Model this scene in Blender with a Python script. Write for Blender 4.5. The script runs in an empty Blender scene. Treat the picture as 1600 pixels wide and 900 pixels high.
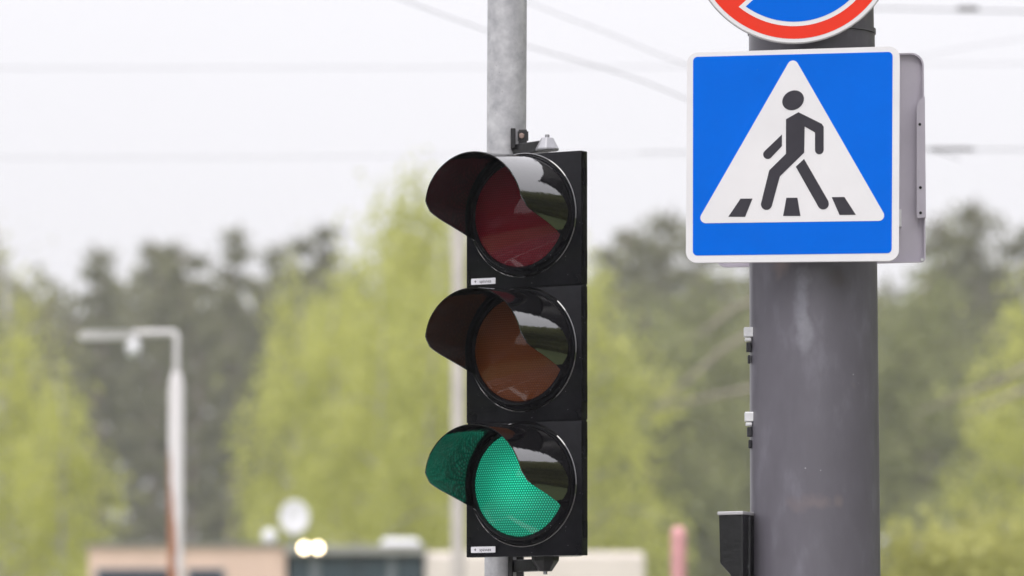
import bpy, bmesh, math, random
import numpy as np
from mathutils import Vector, Matrix
R = math.radians
scene = bpy.context.scene
COL = scene.collection

# ------------------------------------------------------------------ camera, sky, sun, exposure
EYE = 1.6
FOCAL = 200.0
F = 1600 * FOCAL / 36.0                      # focal length in photo pixels
PITCH = math.atan(700.0 / F)
cam_d = bpy.data.cameras.new('camera')
cam_d.lens = FOCAL
cam_d.sensor_width = 36
cam_d.clip_start = 0.1
cam_d.clip_end = 5000
cam_d.dof.use_dof = True
cam_d.dof.focus_distance = 14.85
cam_d.dof.aperture_fstop = 4.2
cam = bpy.data.objects.new('camera', cam_d)
cam.location = (0, 0, EYE)
cam.rotation_euler = (R(90) + PITCH, 0, 0)
COL.objects.link(cam)
scene.camera = cam
CAMROT = cam.rotation_euler.to_matrix()

SUN_EL, SUN_AZ = R(52), R(205)               # azimuth clockwise from +Y (the view direction)
world = bpy.data.worlds.new('World')
scene.world = world
world.use_nodes = True
wn, wl = world.node_tree.nodes, world.node_tree.links
wn.clear()
w_out = wn.new('ShaderNodeOutputWorld')
w_bg = wn.new('ShaderNodeBackground')
w_bg.inputs['Strength'].default_value = 0.1
w_sky = wn.new('ShaderNodeTexSky')
w_sky.sky_type = 'NISHITA'
w_sky.sun_disc = False
w_sky.sun_elevation = SUN_EL
w_sky.sun_rotation = SUN_AZ
w_sky.dust_density = 4.0
# closed cloud deck: brightness follows the standard overcast sky, (1 + 2 sin elevation)
w_tc = wn.new('ShaderNodeTexCoord')
w_sep = wn.new('ShaderNodeSeparateXYZ')
w_max = wn.new('ShaderNodeMath'); w_max.operation = 'MAXIMUM'; w_max.inputs[1].default_value = 0.0
w_mad = wn.new('ShaderNodeMath'); w_mad.operation = 'MULTIPLY_ADD'
w_mad.inputs[1].default_value = 2.0; w_mad.inputs[2].default_value = 1.0
w_noise = wn.new('ShaderNodeTexNoise'); w_noise.inputs['Scale'].default_value = 3.0
w_noise.inputs['Detail'].default_value = 4.0
w_nr = wn.new('ShaderNodeMapRange'); w_nr.inputs[3].default_value = 0.95; w_nr.inputs[4].default_value = 1.05
w_mul = wn.new('ShaderNodeMath'); w_mul.operation = 'MULTIPLY'
w_cloud = wn.new('ShaderNodeVectorMath'); w_cloud.operation = 'SCALE'
w_cloud.inputs[0].default_value = (8.25, 8.12, 8.5)
w_mix = wn.new('ShaderNodeMix'); w_mix.data_type = 'RGBA'; w_mix.inputs[0].default_value = 0.93
wl.new(w_tc.outputs['Generated'], w_sep.inputs[0])
wl.new(w_tc.outputs['Generated'], w_noise.inputs['Vector'])
wl.new(w_sep.outputs['Z'], w_max.inputs[0])
wl.new(w_max.outputs[0], w_mad.inputs[0])
wl.new(w_noise.outputs['Fac'], w_nr.inputs[0])
wl.new(w_mad.outputs[0], w_mul.inputs[0])
wl.new(w_nr.outputs[0], w_mul.inputs[1])
wl.new(w_mul.outputs[0], w_cloud.inputs['Scale'])
wl.new(w_sky.outputs[0], w_mix.inputs['A'])
wl.new(w_cloud.outputs[0], w_mix.inputs['B'])
wl.new(w_mix.outputs['Result'], w_bg.inputs['Color'])
wl.new(w_bg.outputs[0], w_out.inputs['Surface'])

sun_d = bpy.data.lights.new('sun', 'SUN')
sun_d.energy = 1.2
sun_d.angle = R(35)
sun_d.color = (1.0, 0.97, 0.93)
sun = bpy.data.objects.new('sun', sun_d)
_sd = Vector((math.sin(SUN_AZ) * math.cos(SUN_EL), math.cos(SUN_AZ) * math.cos(SUN_EL), math.sin(SUN_EL)))
sun.rotation_euler = _sd.to_track_quat('Z', 'Y').to_euler()
COL.objects.link(sun)

scene.view_settings.view_transform = 'Standard'
scene.view_settings.look = 'None'
scene.view_settings.exposure = 0.0
scene.view_settings.gamma = 1.0
scene.view_settings.use_curve_mapping = False
scene.render.engine = 'CYCLES'
scene.cycles.use_denoising = True
scene.cycles.max_bounces = 8
scene.cycles.volume_bounces = 1
scene.cycles.use_adaptive_sampling = True
scene.cycles.adaptive_threshold = 0.01

# ------------------------------------------------------------------ helpers
def ray(px, py):
    return CAMROT @ Vector(((px - 800) / F, (450 - py) / F, -1.0))

def at(px, py, Y):
    """point seen at photo pixel (px, py) at distance Y in front of the camera"""
    d = ray(px, py)
    return Vector((0, 0, EYE)) + d * (Y / d.y)

class Plane:
    """an upright plate facing the road; .p(px,py,out) is the point on it seen at that photo pixel"""
    def __init__(s, px, py, Y, yaw):
        s.o = at(px, py, Y)
        s.n = Vector((-math.sin(yaw), -math.cos(yaw), 0))
    def p(s, px, py, out=0.0):
        d = ray(px, py)
        c = Vector((0, 0, EYE))
        t = (s.o - c).dot(s.n) / d.dot(s.n)
        return c + d * t + s.n * out

class MB:
    """collects faces for one mesh object"""
    def __init__(s):
        s.v, s.f, s.m = [], [], []
    def add(s, verts, faces, m=0):
        b = len(s.v)
        s.v += [tuple(x) for x in verts]
        s.f += [tuple(b + i for i in f) for f in faces]
        s.m += [m] * len(faces)
        return s
    def box(s, c, size, rot=None, m=0):
        hx, hy, hz = [k / 2 for k in size]
        vs = [Vector((x, y, z)) for x in (-hx, hx) for y in (-hy, hy) for z in (-hz, hz)]
        if rot is not None:
            vs = [rot @ v for v in vs]
        c = Vector(c)
        return s.add([v + c for v in vs],
                     [(0, 1, 3, 2), (4, 6, 7, 5), (0, 4, 5, 1), (2, 3, 7, 6), (0, 2, 6, 4), (1, 5, 7, 3)], m)
    def tube(s, pts, radii, seg=12, m=0, cap=True):
        pts = [Vector(p) for p in pts]
        if not hasattr(radii, '__len__'):
            radii = [radii] * len(pts)
        rings = []
        up = Vector((0.123, 0.97, 0.21)).normalized()
        for i, p in enumerate(pts):
            t = (pts[min(i + 1, len(pts) - 1)] - pts[max(i - 1, 0)]).normalized()
            a = t.cross(up)
            if a.length < 1e-3:
                a = t.cross(Vector((1, 0, 0)))
            a.normalize()
            b = t.cross(a)
            rings.append([p + (a * math.cos(2 * math.pi * k / seg) + b * math.sin(2 * math.pi * k / seg)) * radii[i] for k in range(seg)])
        vs = [v for r in rings for v in r]
        fs = []
        for i in range(len(pts) - 1):
            for k in range(seg):
                k2 = (k + 1) % seg
                fs.append((i * seg + k, i * seg + k2, (i + 1) * seg + k2, (i + 1) * seg + k))
        if cap:
            fs.append(tuple(range(seg - 1, -1, -1)))
            fs.append(tuple((len(pts) - 1) * seg + k for k in range(seg)))
        return s.add(vs, fs, m)
    def lathe(s, prof, seg=96, m=0, close=False):
        """profile of (radius, out): turned about local -Y (out)"""
        vs, fs = [], []
        n = len(prof)
        for k in range(seg):
            a = 2 * math.pi * k / seg
            for r, o in prof:
                vs.append((r * math.sin(a), -o, r * math.cos(a)))
        for k in range(seg):
            k2 = (k + 1) % seg
            for i in range(n - 1 if not close else n):
                i2 = (i + 1) % n
                fs.append((k * n + i, k * n + i2, k2 * n + i2, k2 * n + i))
        return s.add(vs, fs, m)
    def prism(s, front, back, m=0):
        n = len(front)
        fs = [tuple(range(n)), tuple(range(2 * n - 1, n - 1, -1))]
        for i in range(n):
            j = (i + 1) % n
            fs.append((i, n + i, n + j, j))
        return s.add(list(front) + list(back), fs, m)

def wm(o):
    m = o.matrix_basis.copy()
    return wm(o.parent) @ m if o.parent else m

def build(name, mb, mats, parent=None, loc=None, local=False, smooth=None, bevel=None):
    """links mb as ONE mesh object. Vertices are world positions unless local=True."""
    if not isinstance(mats, (list, tuple)):
        mats = [mats]
    o = bpy.data.objects.new(name, None) if False else None
    me = bpy.data.meshes.new(name)
    vs = mb.v
    if not local:
        if parent is not None:
            inv = wm(parent).inverted()
            vs = [inv @ Vector(v) for v in vs]
        elif loc is not None:
            vs = [Vector(v) - Vector(loc) for v in vs]
    me.from_pydata([tuple(v) for v in vs], [], mb.f)
    for m in mats:
        me.materials.append(m)
    me.polygons.foreach_set('material_index', mb.m)
    bm = bmesh.new(); bm.from_mesh(me)
    bmesh.ops.recalc_face_normals(bm, faces=bm.faces)
    if bevel:
        es = [e for e in bm.edges if len(e.link_faces) == 2 and e.calc_face_angle(0) > R(35)]
        bmesh.ops.bevel(bm, geom=es, offset=bevel, segments=2, affect='EDGES', profile=0.5, clamp_overlap=True)
    bm.to_mesh(me); bm.free()
    if smooth is not None:
        me.polygons.foreach_set('use_smooth', [True] * len(me.polygons))
        me.set_sharp_from_angle(angle=R(smooth))
    me.update()
    o = bpy.data.objects.new(name, me)
    COL.objects.link(o)
    if parent is not None:
        o.parent = parent
        if local and loc is not None:
            o.location = loc
    elif loc is not None:
        o.location = loc
    return o

def tag(o, label=None, cat=None, group=None, kind=None):
    if label: o['label'] = label
    if cat: o['category'] = cat
    if group: o['group'] = group
    if kind: o['kind'] = kind
    return o

def empty(name, loc, label, cat, group=None, rz=0.0):
    o = bpy.data.objects.new(name, None)
    o.empty_display_size = 0.2
    o.location = loc
    o.rotation_euler = (0, 0, rz)
    COL.objects.link(o)
    return tag(o, label, cat, group)

def copy_tree(o, parent=None):
    c = o.copy()
    COL.objects.link(c)
    if parent is not None:
        c.parent = parent
    for ch in list(o.children):
        copy_tree(ch, c)
    return c

# ------------------------------------------------------------------ materials
def mat(name, color, rough=0.5, metal=0.0, var=0.0, scale=8.0, bump=0.0, bump_scale=40.0, spec=0.5, coat=0.0, ior=1.5,
        var_color=None, specks=None):
    m = bpy.data.materials.new(name)
    m.use_nodes = True
    nt = m.node_tree; N = nt.nodes; L = nt.links
    b = N['Principled BSDF']
    b.inputs['Base Color'].default_value = (*color, 1)
    b.inputs['Roughness'].default_value = rough
    b.inputs['Metallic'].default_value = metal
    b.inputs['IOR'].default_value = ior
    b.inputs['Specular IOR Level'].default_value = spec
    b.inputs['Coat Weight'].default_value = coat
    b.inputs['Coat Roughness'].default_value = 0.05
    tc = N.new('ShaderNodeTexCoord')
    last = None
    if var or var_color:
        no = N.new('ShaderNodeTexNoise')
        no.inputs['Scale'].default_value = scale
        no.inputs['Detail'].default_value = 6
        no.inputs['Roughness'].default_value = 0.65
        L.new(tc.outputs['Object'], no.inputs['Vector'])
        cr = N.new('ShaderNodeValToRGB')
        cr.color_ramp.elements[0].position = 0.3
        cr.color_ramp.elements[1].position = 0.7
        a = var_color[0] if var_color else tuple(c * (1 - var) for c in color)
        c2 = var_color[1] if var_color else tuple(min(1, c * (1 + var)) for c in color)
        cr.color_ramp.elements[0].color = (*a, 1)
        cr.color_ramp.elements[1].color = (*c2, 1)
        L.new(no.outputs['Fac'], cr.inputs[0])
        L.new(cr.outputs[0], b.inputs['Base Color'])
        last = cr.outputs[0]
        rr = N.new('ShaderNodeMapRange')
        rr.inputs[3].default_value = max(0.02, rough * 0.8); rr.inputs[4].default_value = min(1, rough * 1.25)
        L.new(no.outputs['Fac'], rr.inputs[0])
        L.new(rr.outputs[0], b.inputs['Roughness'])
    if specks:
        vo = N.new('ShaderNodeTexVoronoi'); vo.inputs['Scale'].default_value = specks[0]
        L.new(tc.outputs['Object'], vo.inputs['Vector'])
        n2 = N.new('ShaderNodeTexNoise'); n2.inputs['Scale'].default_value = specks[0] * 0.23
        L.new(tc.outputs['Object'], n2.inputs['Vector'])
        mr2 = N.new('ShaderNodeMapRange'); mr2.inputs[1].default_value = 0.5; mr2.inputs[2].default_value = 0.75
        mr2.inputs[3].default_value = 0.02; mr2.inputs[4].default_value = specks[1]
        L.new(n2.outputs['Fac'], mr2.inputs[0])
        lt = N.new('ShaderNodeMath'); lt.operation = 'LESS_THAN'
        L.new(vo.outputs['Distance'], lt.inputs[0]); L.new(mr2.outputs[0], lt.inputs[1])
        mx = N.new('ShaderNodeMix'); mx.data_type = 'RGBA'
        L.new(lt.outputs[0], mx.inputs[0])
        if last: L.new(last, mx.inputs['A'])
        else: mx.inputs['A'].default_value = (*color, 1)
        mx.inputs['B'].default_value = (*specks[2], 1)
        L.new(mx.outputs['Result'], b.inputs['Base Color'])
    if bump:
        nb = N.new('ShaderNodeTexNoise'); nb.inputs['Scale'].default_value = bump_scale
        nb.inputs['Detail'].default_value = 4
        L.new(tc.outputs['Object'], nb.inputs['Vector'])
        bp = N.new('ShaderNodeBump'); bp.inputs['Strength'].default_value = bump
        bp.inputs['Distance'].default_value = 0.01
        L.new(nb.outputs['Fac'], bp.inputs['Height'])
        L.new(bp.outputs[0], b.inputs['Normal'])
    return m

def leaf_mat(name, c0, c1, trans=0.35):
    m = bpy.data.materials.new(name); m.use_nodes = True
    nt = m.node_tree; N = nt.nodes; L = nt.links
    N.remove(N['Principled BSDF'])
    g = N.new('ShaderNodeNewGeometry')
    cr = N.new('ShaderNodeValToRGB')
    cr.color_ramp.elements[0].color = (*c0, 1); cr.color_ramp.elements[1].color = (*c1, 1)
    tc = N.new('ShaderNodeTexCoord')
    no = N.new('ShaderNodeTexNoise'); no.inputs['Scale'].default_value = 0.8; no.inputs['Detail'].default_value = 2
    L.new(tc.outputs['Object'], no.inputs['Vector'])
    ad = N.new('ShaderNodeMath'); ad.operation = 'MULTIPLY_ADD'; ad.inputs[1].default_value = 0.5
    sh = N.new('ShaderNodeMath'); sh.operation = 'MULTIPLY_ADD'; sh.inputs[1].default_value = 1.6; sh.inputs[2].default_value = -0.55
    L.new(no.outputs['Fac'], sh.inputs[0])
    L.new(g.outputs['Random Per Island'], ad.inputs[0]); L.new(sh.outputs[0], ad.inputs[2])
    L.new(ad.outputs[0], cr.inputs[0])
    d = N.new('ShaderNodeBsdfDiffuse'); t = N.new('ShaderNodeBsdfTranslucent'); mx = N.new('ShaderNodeMixShader')
    mx.inputs[0].default_value = trans
    L.new(cr.outputs[0], d.inputs[0]); L.new(cr.outputs[0], t.inputs[0])
    L.new(d.outputs[0], mx.inputs[1]); L.new(t.outputs[0], mx.inputs[2])
    L.new(mx.outputs[0], N['Material Output'].inputs['Surface'])
    return m

M = {}
M['asphalt'] = mat('asphalt', (0.055, 0.055, 0.058), 0.55, var=0.25, scale=0.8, bump=0.3, bump_scale=60)
M['paint'] = mat('road_paint', (0.75, 0.75, 0.73), 0.6, var=0.12, scale=5)
M['paving'] = mat('paving_concrete', (0.26, 0.25, 0.24), 0.8, var=0.2, scale=1.5, bump=0.2)
M['kerb'] = mat('kerb_concrete', (0.35, 0.34, 0.33), 0.8, var=0.2, scale=2)
M['grass'] = mat('grass_ground', (0.07, 0.1, 0.03), 0.9, var_color=((0.05, 0.08, 0.025), (0.12, 0.14, 0.05)), scale=0.25)
M['black'] = mat('black_plastic', (0.004, 0.004, 0.0055), 0.15, var_color=((0.0022, 0.0022, 0.0035), (0.011, 0.011, 0.014)), scale=7, bump=0.012, bump_scale=16, spec=0.16,
                 specks=(120, 0.13, (0.25, 0.25, 0.27)))
M['visor'] = mat('visor_plastic', (0.004, 0.0035, 0.0045), 0.025, var=0.3, scale=9, bump=0.035, bump_scale=55, spec=0.5, ior=2.15,
                 specks=(90, 0.10, (0.1, 0.1, 0.11)))
M['black_metal'] = mat('black_painted_metal', (0.008, 0.008, 0.009), 0.3, var=0.3, scale=20, bump=0.1, bump_scale=60)
M['bolt'] = mat('rusty_bolt', (0.3, 0.22, 0.19), 0.45, metal=0.6, var=0.3, scale=80)
M['galv'] = mat('galvanised_steel', (0.5, 0.5, 0.52), 0.55, metal=0.2, var_color=((0.34, 0.34, 0.36), (0.60, 0.60, 0.61)), scale=20,
                bump=0.08, bump_scale=30, specks=(70, 0.16, (0.12, 0.11, 0.12)))
M['silver'] = mat('zinc_cap', (0.36, 0.36, 0.38), 0.4, metal=0.5, var=0.15, scale=30)
M['sticker'] = mat('white_sticker', (0.8, 0.79, 0.83), 0.45, var=0.05, scale=60)
M['ink'] = mat('black_ink', (0.02, 0.02, 0.025), 0.5)
M['sign_white'] = mat('white_sheeting', (0.765, 0.75, 0.765), 0.38, var=0.05, scale=4, specks=(38, 0.05, (0.5, 0.49, 0.48)))
M['sign_blue'] = mat('blue_sheeting', (0.0, 0.132, 0.70), 0.4, var=0.06, scale=3, spec=0.03, specks=(40, 0.05, (0.16, 0.3, 0.6)))
M['sign_red'] = mat('red_sheeting', (0.80, 0.04, 0.018), 0.36, var=0.05, scale=6, spec=0.15)
M['sign_black'] = mat('black_symbol_film', (0.036, 0.033, 0.043), 0.4, spec=0.25, var=0.1, scale=20, specks=(45, 0.06, (0.3, 0.3, 0.3)))
M['sign_edge'] = mat('sign_rim_metal', (0.45, 0.44, 0.45), 0.5, metal=0.3, var=0.15, scale=20)
M['sign_back'] = mat('grey_sign_back', (0.56, 0.52, 0.59), 0.55, metal=0.0, var=0.08, scale=5)
M['hole'] = mat('dark_hole', (0.01, 0.01, 0.01), 0.8)
M['strap_white'] = mat('steel_buckle', (0.75, 0.75, 0.76), 0.35, metal=0.3, var=0.1, scale=40)
M['rim_dark'] = mat('dark_rubber', (0.015, 0.015, 0.018), 0.6)

# grey painted mast: paint with drip marks and faded patches of its own
def mast_mat():
    m = mat('grey_mast_paint', (0.14, 0.135, 0.15), 0.33)
    nt = m.node_tree; N = nt.nodes; L = nt.links
    b = N['Principled BSDF']
    tc = N.new('ShaderNodeTexCoord')
    mp = N.new('ShaderNodeMapping'); mp.inputs['Scale'].default_value = (11, 11, 4.5)
    L.new(tc.outputs['Object'], mp.inputs['Vector'])
    n1 = N.new('ShaderNodeTexNoise'); n1.inputs['Scale'].default_value = 1.4; n1.inputs['Detail'].default_value = 8
    n1.inputs['Roughness'].default_value = 0.6
    L.new(mp.outputs[0], n1.inputs['Vector'])
    cr = N.new('ShaderNodeValToRGB')
    e = cr.color_ramp.elements
    e[0].position = 0.4; e[0].color = (0.116, 0.109, 0.128, 1)
    e[1].position = 0.72; e[1].color = (0.162, 0.155, 0.182, 1)
    x = e.new(0.56); x.color = (0.126, 0.119, 0.140, 1)
    L.new(n1.outputs['Fac'], cr.inputs[0])
    n2 = N.new('ShaderNodeTexNoise'); n2.inputs['Scale'].default_value = 6; n2.inputs['Detail'].default_value = 3
    L.new(tc.outputs['Object'], n2.inputs['Vector'])
    r2 = N.new('ShaderNodeMapRange'); r2.inputs[1].default_value = 0.66; r2.inputs[2].default_value = 0.74
    L.new(n2.outputs['Fac'], r2.inputs[0])
    mx = N.new('ShaderNodeMix'); mx.data_type = 'RGBA'
    L.new(r2.outputs[0], mx.inputs[0]); L.new(cr.outputs[0], mx.inputs['A'])
    mx.inputs['B'].default_value = (0.2, 0.165, 0.165, 1)
    vo = N.new('ShaderNodeTexVoronoi'); vo.inputs['Scale'].default_value = 34
    L.new(tc.outputs['Object'], vo.inputs['Vector'])
    lt = N.new('ShaderNodeMath'); lt.operation = 'LESS_THAN'; L.new(vo.outputs['Distance'], lt.inputs[0])
    gt = N.new('ShaderNodeMapRange'); gt.inputs[1].default_value = 0.52; gt.inputs[2].default_value = 0.75
    gt.inputs[3].default_value = 0.0; gt.inputs[4].default_value = 0.13
    n3 = N.new('ShaderNodeTexNoise'); n3.inputs['Scale'].default_value = 5
    L.new(tc.outputs['Object'], n3.inputs['Vector']); L.new(n3.outputs['Fac'], gt.inputs[0]); L.new(gt.outputs[0], lt.inputs[1])
    m2 = N.new('ShaderNodeMix'); m2.data_type = 'RGBA'
    L.new(lt.outputs[0], m2.inputs[0]); L.new(mx.outputs['Result'], m2.inputs['A'])
    m2.inputs['B'].default_value = (0.3, 0.29, 0.31, 1)
    last = m2.outputs['Result']
    # a pale drip below the sign and a reddish scuff lower down, on the side facing the road
    n4 = N.new('ShaderNodeTexNoise'); n4.inputs['Scale'].default_value = 22; n4.inputs['Detail'].default_value = 6
    L.new(tc.outputs['Object'], n4.inputs['Vector'])
    for c, sz, colr, amt in (((-0.043, -0.17, 2.585), (0.020, 0.08, 0.08), (0.27, 0.27, 0.31), 0.5),
                             ((-0.035, -0.17, 2.50), (0.02, 0.08, 0.05), (0.26, 0.26, 0.29), 0.5),
                             ((-0.02, -0.17, 2.06), (0.06, 0.08, 0.02), (0.21, 0.165, 0.165), 0.45),
                             ((0.055, -0.17, 2.63), (0.03, 0.08, 0.03), (0.10, 0.085, 0.085), 0.5)):
        v = N.new('ShaderNodeVectorMath'); v.operation = 'SUBTRACT'; v.inputs[1].default_value = c
        L.new(tc.outputs['Object'], v.inputs[0])
        q = N.new('ShaderNodeVectorMath'); q.operation = 'DIVIDE'; q.inputs[1].default_value = sz
        L.new(v.outputs[0], q.inputs[0])
        ln = N.new('ShaderNodeVectorMath'); ln.operation = 'LENGTH'; L.new(q.outputs[0], ln.inputs[0])
        ad = N.new('ShaderNodeMath'); ad.operation = 'MULTIPLY_ADD'; ad.inputs[1].default_value = 2.4
        L.new(n4.outputs['Fac'], ad.inputs[0]); L.new(ln.outputs['Value'], ad.inputs[2])
        k = N.new('ShaderNodeMapRange'); k.inputs[1].default_value = 2.35; k.inputs[2].default_value = 1.6
        k.inputs[3].default_value = 0.0; k.inputs[4].default_value = amt
        L.new(ad.outputs[0], k.inputs[0])
        m3 = N.new('ShaderNodeMix'); m3.data_type = 'RGBA'; m3.inputs['B'].default_value = (*colr, 1)
        L.new(k.outputs[0], m3.inputs[0]); L.new(last, m3.inputs['A'])
        last = m3.outputs['Result']
    L.new(last, b.inputs['Base Color'])
    bp = N.new('ShaderNodeBump'); bp.inputs['Strength'].default_value = 0.12; bp.inputs['Distance'].default_value = 0.01
    L.new(n1.outputs['Fac'], bp.inputs['Height']); L.new(bp.outputs[0], b.inputs['Normal'])
    return m
M['mast'] = mast_mat()

def lens_mat(name, base, dot, emit=None, pitch=0.0073):
    """moulded lens: hexagonal grid of lenslets under a glossy face; a lit one glows"""
    m = bpy.data.materials.new(name); m.use_nodes = True
    nt = m.node_tree; N = nt.nodes; L = nt.links
    b = N['Principled BSDF']
    tc = N.new('ShaderNodeTexCoord')
    def grid(off):
        ad = N.new('ShaderNodeVectorMath'); ad.operation = 'MULTIPLY_ADD'
        ad.inputs[1].default_value = (1 / pitch, 0, 1 / (pitch * 1.732)); ad.inputs[2].default_value = (off + 50, 0, off + 50)
        L.new(tc.outputs['Object'], ad.inputs[0])
        fr = N.new('ShaderNodeVectorMath'); fr.operation = 'FRACTION'; L.new(ad.outputs[0], fr.inputs[0])
        sb = N.new('ShaderNodeVectorMath'); sb.operation = 'SUBTRACT'; sb.inputs[1].default_value = (0.5, 0, 0.5)
        L.new(fr.outputs[0], sb.inputs[0])
        sc = N.new('ShaderNodeVectorMath'); sc.operation = 'MULTIPLY'; sc.inputs[1].default_value = (1, 0, 1.732)
        L.new(sb.outputs[0], sc.inputs[0])
        ln = N.new('ShaderNodeVectorMath'); ln.operation = 'LENGTH'; L.new(sc.outputs[0], ln.inputs[0])
        return ln.outputs['Value']
    mn = N.new('ShaderNodeMath'); mn.operation = 'MINIMUM'
    L.new(grid(0), mn.inputs[0]); L.new(grid(0.5), mn.inputs[1])
    mr = N.new('ShaderNodeMapRange'); mr.interpolation_type = 'SMOOTHSTEP'
    mr.inputs[1].default_value = 0.12; mr.inputs[2].default_value = 0.38
    mr.inputs[3].default_value = 1.0; mr.inputs[4].default_value = 0.0
    L.new(mn.outputs[0], mr.inputs[0])
    mx = N.new('ShaderNodeMix'); mx.data_type = 'RGBA'
    L.new(mr.outputs[0], mx.inputs[0])
    mx.inputs['A'].default_value = (*base, 1); mx.inputs['B'].default_value = (*dot, 1)
    if emit:
        # the LED cluster sits behind the middle of the lens
        ln = N.new('ShaderNodeVectorMath'); ln.operation = 'LENGTH'; L.new(tc.outputs['Object'], ln.inputs[0])
        gr = N.new('ShaderNodeMapRange'); gr.interpolation_type = 'SMOOTHSTEP'
        gr.inputs[1].default_value = 0.0; gr.inputs[2].default_value = 0.13
        gr.inputs[3].default_value = emit * 2.0; gr.inputs[4].default_value = emit * 0.8
        L.new(ln.outputs['Value'], gr.inputs[0])
        L.new(mx.outputs['Result'], b.inputs['Emission Color'])
        L.new(gr.outputs[0], b.inputs['Emission Strength'])
        b.inputs['Base Color'].default_value = (0.0, 0.05, 0.035, 1)
    else:
        L.new(mx.outputs['Result'], b.inputs['Base Color'])
    b.inputs['Roughness'].default_value = 0.5
    b.inputs['Specular IOR Level'].default_value = 0.05
    b.inputs['Coat Weight'].default_value = 1.0
    b.inputs['Coat Roughness'].default_value = 0.02
    b.inputs['Coat IOR'].default_value = 1.43
    nb = N.new('ShaderNodeTexNoise'); nb.inputs['Scale'].default_value = 26; nb.inputs['Detail'].default_value = 5
    L.new(tc.outputs['Object'], nb.inputs['Vector'])
    bp = N.new('ShaderNodeBump'); bp.inputs['Strength'].default_value = 0.008; bp.inputs['Distance'].default_value = 0.01
    L.new(nb.outputs['Fac'], bp.inputs['Height']); L.new(bp.outputs[0], b.inputs['Coat Normal'])
    bq = N.new('ShaderNodeBump'); bq.inputs['Strength'].default_value = 0.6; bq.inputs['Distance'].default_value = 0.002
    L.new(mr.outputs[0], bq.inputs['Height']); L.new(bq.outputs[0], b.inputs['Normal'])
    return m
M['lens_red'] = lens_mat('red_lens', (0.10, 0.0008, 0.007), (0.19, 0.0015, 0.012))
M['lens_amber'] = lens_mat('amber_lens', (0.11, 0.027, 0.004), (0.175, 0.042, 0.006))
M['lens_green'] = lens_mat('green_lens', (0.0, 0.135, 0.076), (0.03, 0.66, 0.40), emit=1.0)

# ------------------------------------------------------------------ setting: ground, roads
def sheet(name, x0, x1, y0, y1, z, m, label=None):
    b = MB().add([(x0, y0, z), (x1, y0, z), (x1, y1, z), (x0, y1, z)], [(0, 1, 2, 3)])
    return tag(build(name, b, m), kind='structure')
sheet('ground', -900, 900, -900, 900, 0.0, M['grass'])
sheet('road', -13.0, -2.6, -400, 33.996, 0.004, M['asphalt'])
sheet('cross_road', -300, 300, 34, 43, 0.004, M['asphalt'])
pv = MB().box((0.4, -183, 0.0), (5.4, 434, 0.26))
tag(build('pavement', pv, M['paving']), kind='structure')
kb = MB().box((-2.45, -183, 0.0), (0.296, 434, 0.30))
tag(build('kerb', kb, M['kerb'], bevel=0.01), kind='structure')
mk = MB()
def mark(x0, y0, x1, y1):
    mk.add([(x0, y0, .008), (x1, y0, .008), (x1, y1, .008), (x0, y1, .008)], [(0, 1, 2, 3)])
mark(-7.9, -300, -7.7, 30)
mark(-12.6, -300, -12.45, 30)
mark(-3.0, -300, -2.85, 30)
for k in range(40):
    mark(-10.25, 29 - k * 6.0, -10.1, 32 - k * 6.0)
mark(-7.6, 12.2, -3.1, 12.75)
for k in range(14):
    mark(-5.6, 11.4 - k * 1.4, -5.45, 12.0 - k * 1.4)
for k in range(10):
    mark(-12.2 + k * .95, 14.6, -11.75 + k * .95, 18.0)
tag(build('road_markings', mk, M['paint']), kind='structure')

# ------------------------------------------------------------------ the traffic light
TH = R(31.5)
TL_Y = 15.2
tl_o = at(818, 554, TL_Y)                       # middle of the door of the middle section
tl_base = Vector((tl_o.x, tl_o.y, tl_o.z - 0.54))
S = 0.361                                       # section size
tl = empty('traffic_light', tl_base,
           'black three-section traffic light with the green lamp lit, fixed beside a thin galvanised pole', 'traffic light', rz=-TH)

RV = 0.1585                                     # visor radius
def visor_len(a):
    a = abs(math.degrees(a))
    ks = [(0, .256), (60, .255), (80, .250), (90, .222), (96, .176), (102, .120), (109, .062), (115, .022), (120, .004)]
    for (a0, l0), (a1, l1) in zip(ks, ks[1:]):
        if a <= a1:
            return l0 + (l1 - l0) * (a - a0) / (a1 - a0)
    return .004
def make_visor():
    mb = MB()
    na, nl = 97, 14
    A = R(119)
    def pt(a, t, r):
        l = visor_len(a) * t
        rr = r - 0.006 * t                       # slight taper
        return (rr * math.sin(a), -(0.006 + l), rr * math.cos(a) - 0.012 * l)
    outer = [[pt(-A + 2 * A * i / (na - 1), j / nl, RV) for j in range(nl + 1)] for i in range(na)]
    inner = [[pt(-A + 2 * A * i / (na - 1), j / nl, RV - 0.0028) for j in range(nl + 1)] for i in range(na)]
    vs = [v for r in outer for v in r] + [v for r in inner for v in r]
    w = nl + 1; off = na * w
    fs = []
    for i in range(na - 1):
        for j in range(nl):
            fs.append((i * w + j, i * w + j + 1, (i + 1) * w + j + 1, (i + 1) * w + j))
            fs.append((off + i * w + j, off + (i + 1) * w + j, off + (i + 1) * w + j + 1, off + i * w + j + 1))
        fs.append((i * w + nl, off + i * w + nl, off + (i + 1) * w + nl, (i + 1) * w + nl))
    for i in (0, na - 1):
        for j in range(nl):
            fs.append((i * w + j, i * w + j + 1, off + i * w + j + 1, off + i * w + j))
    return mb.add(vs, fs)

def make_door():
    bm = MB().box((0, 0.0165, 0), (S, 0.033, S - 0.003))
    return bm

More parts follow.
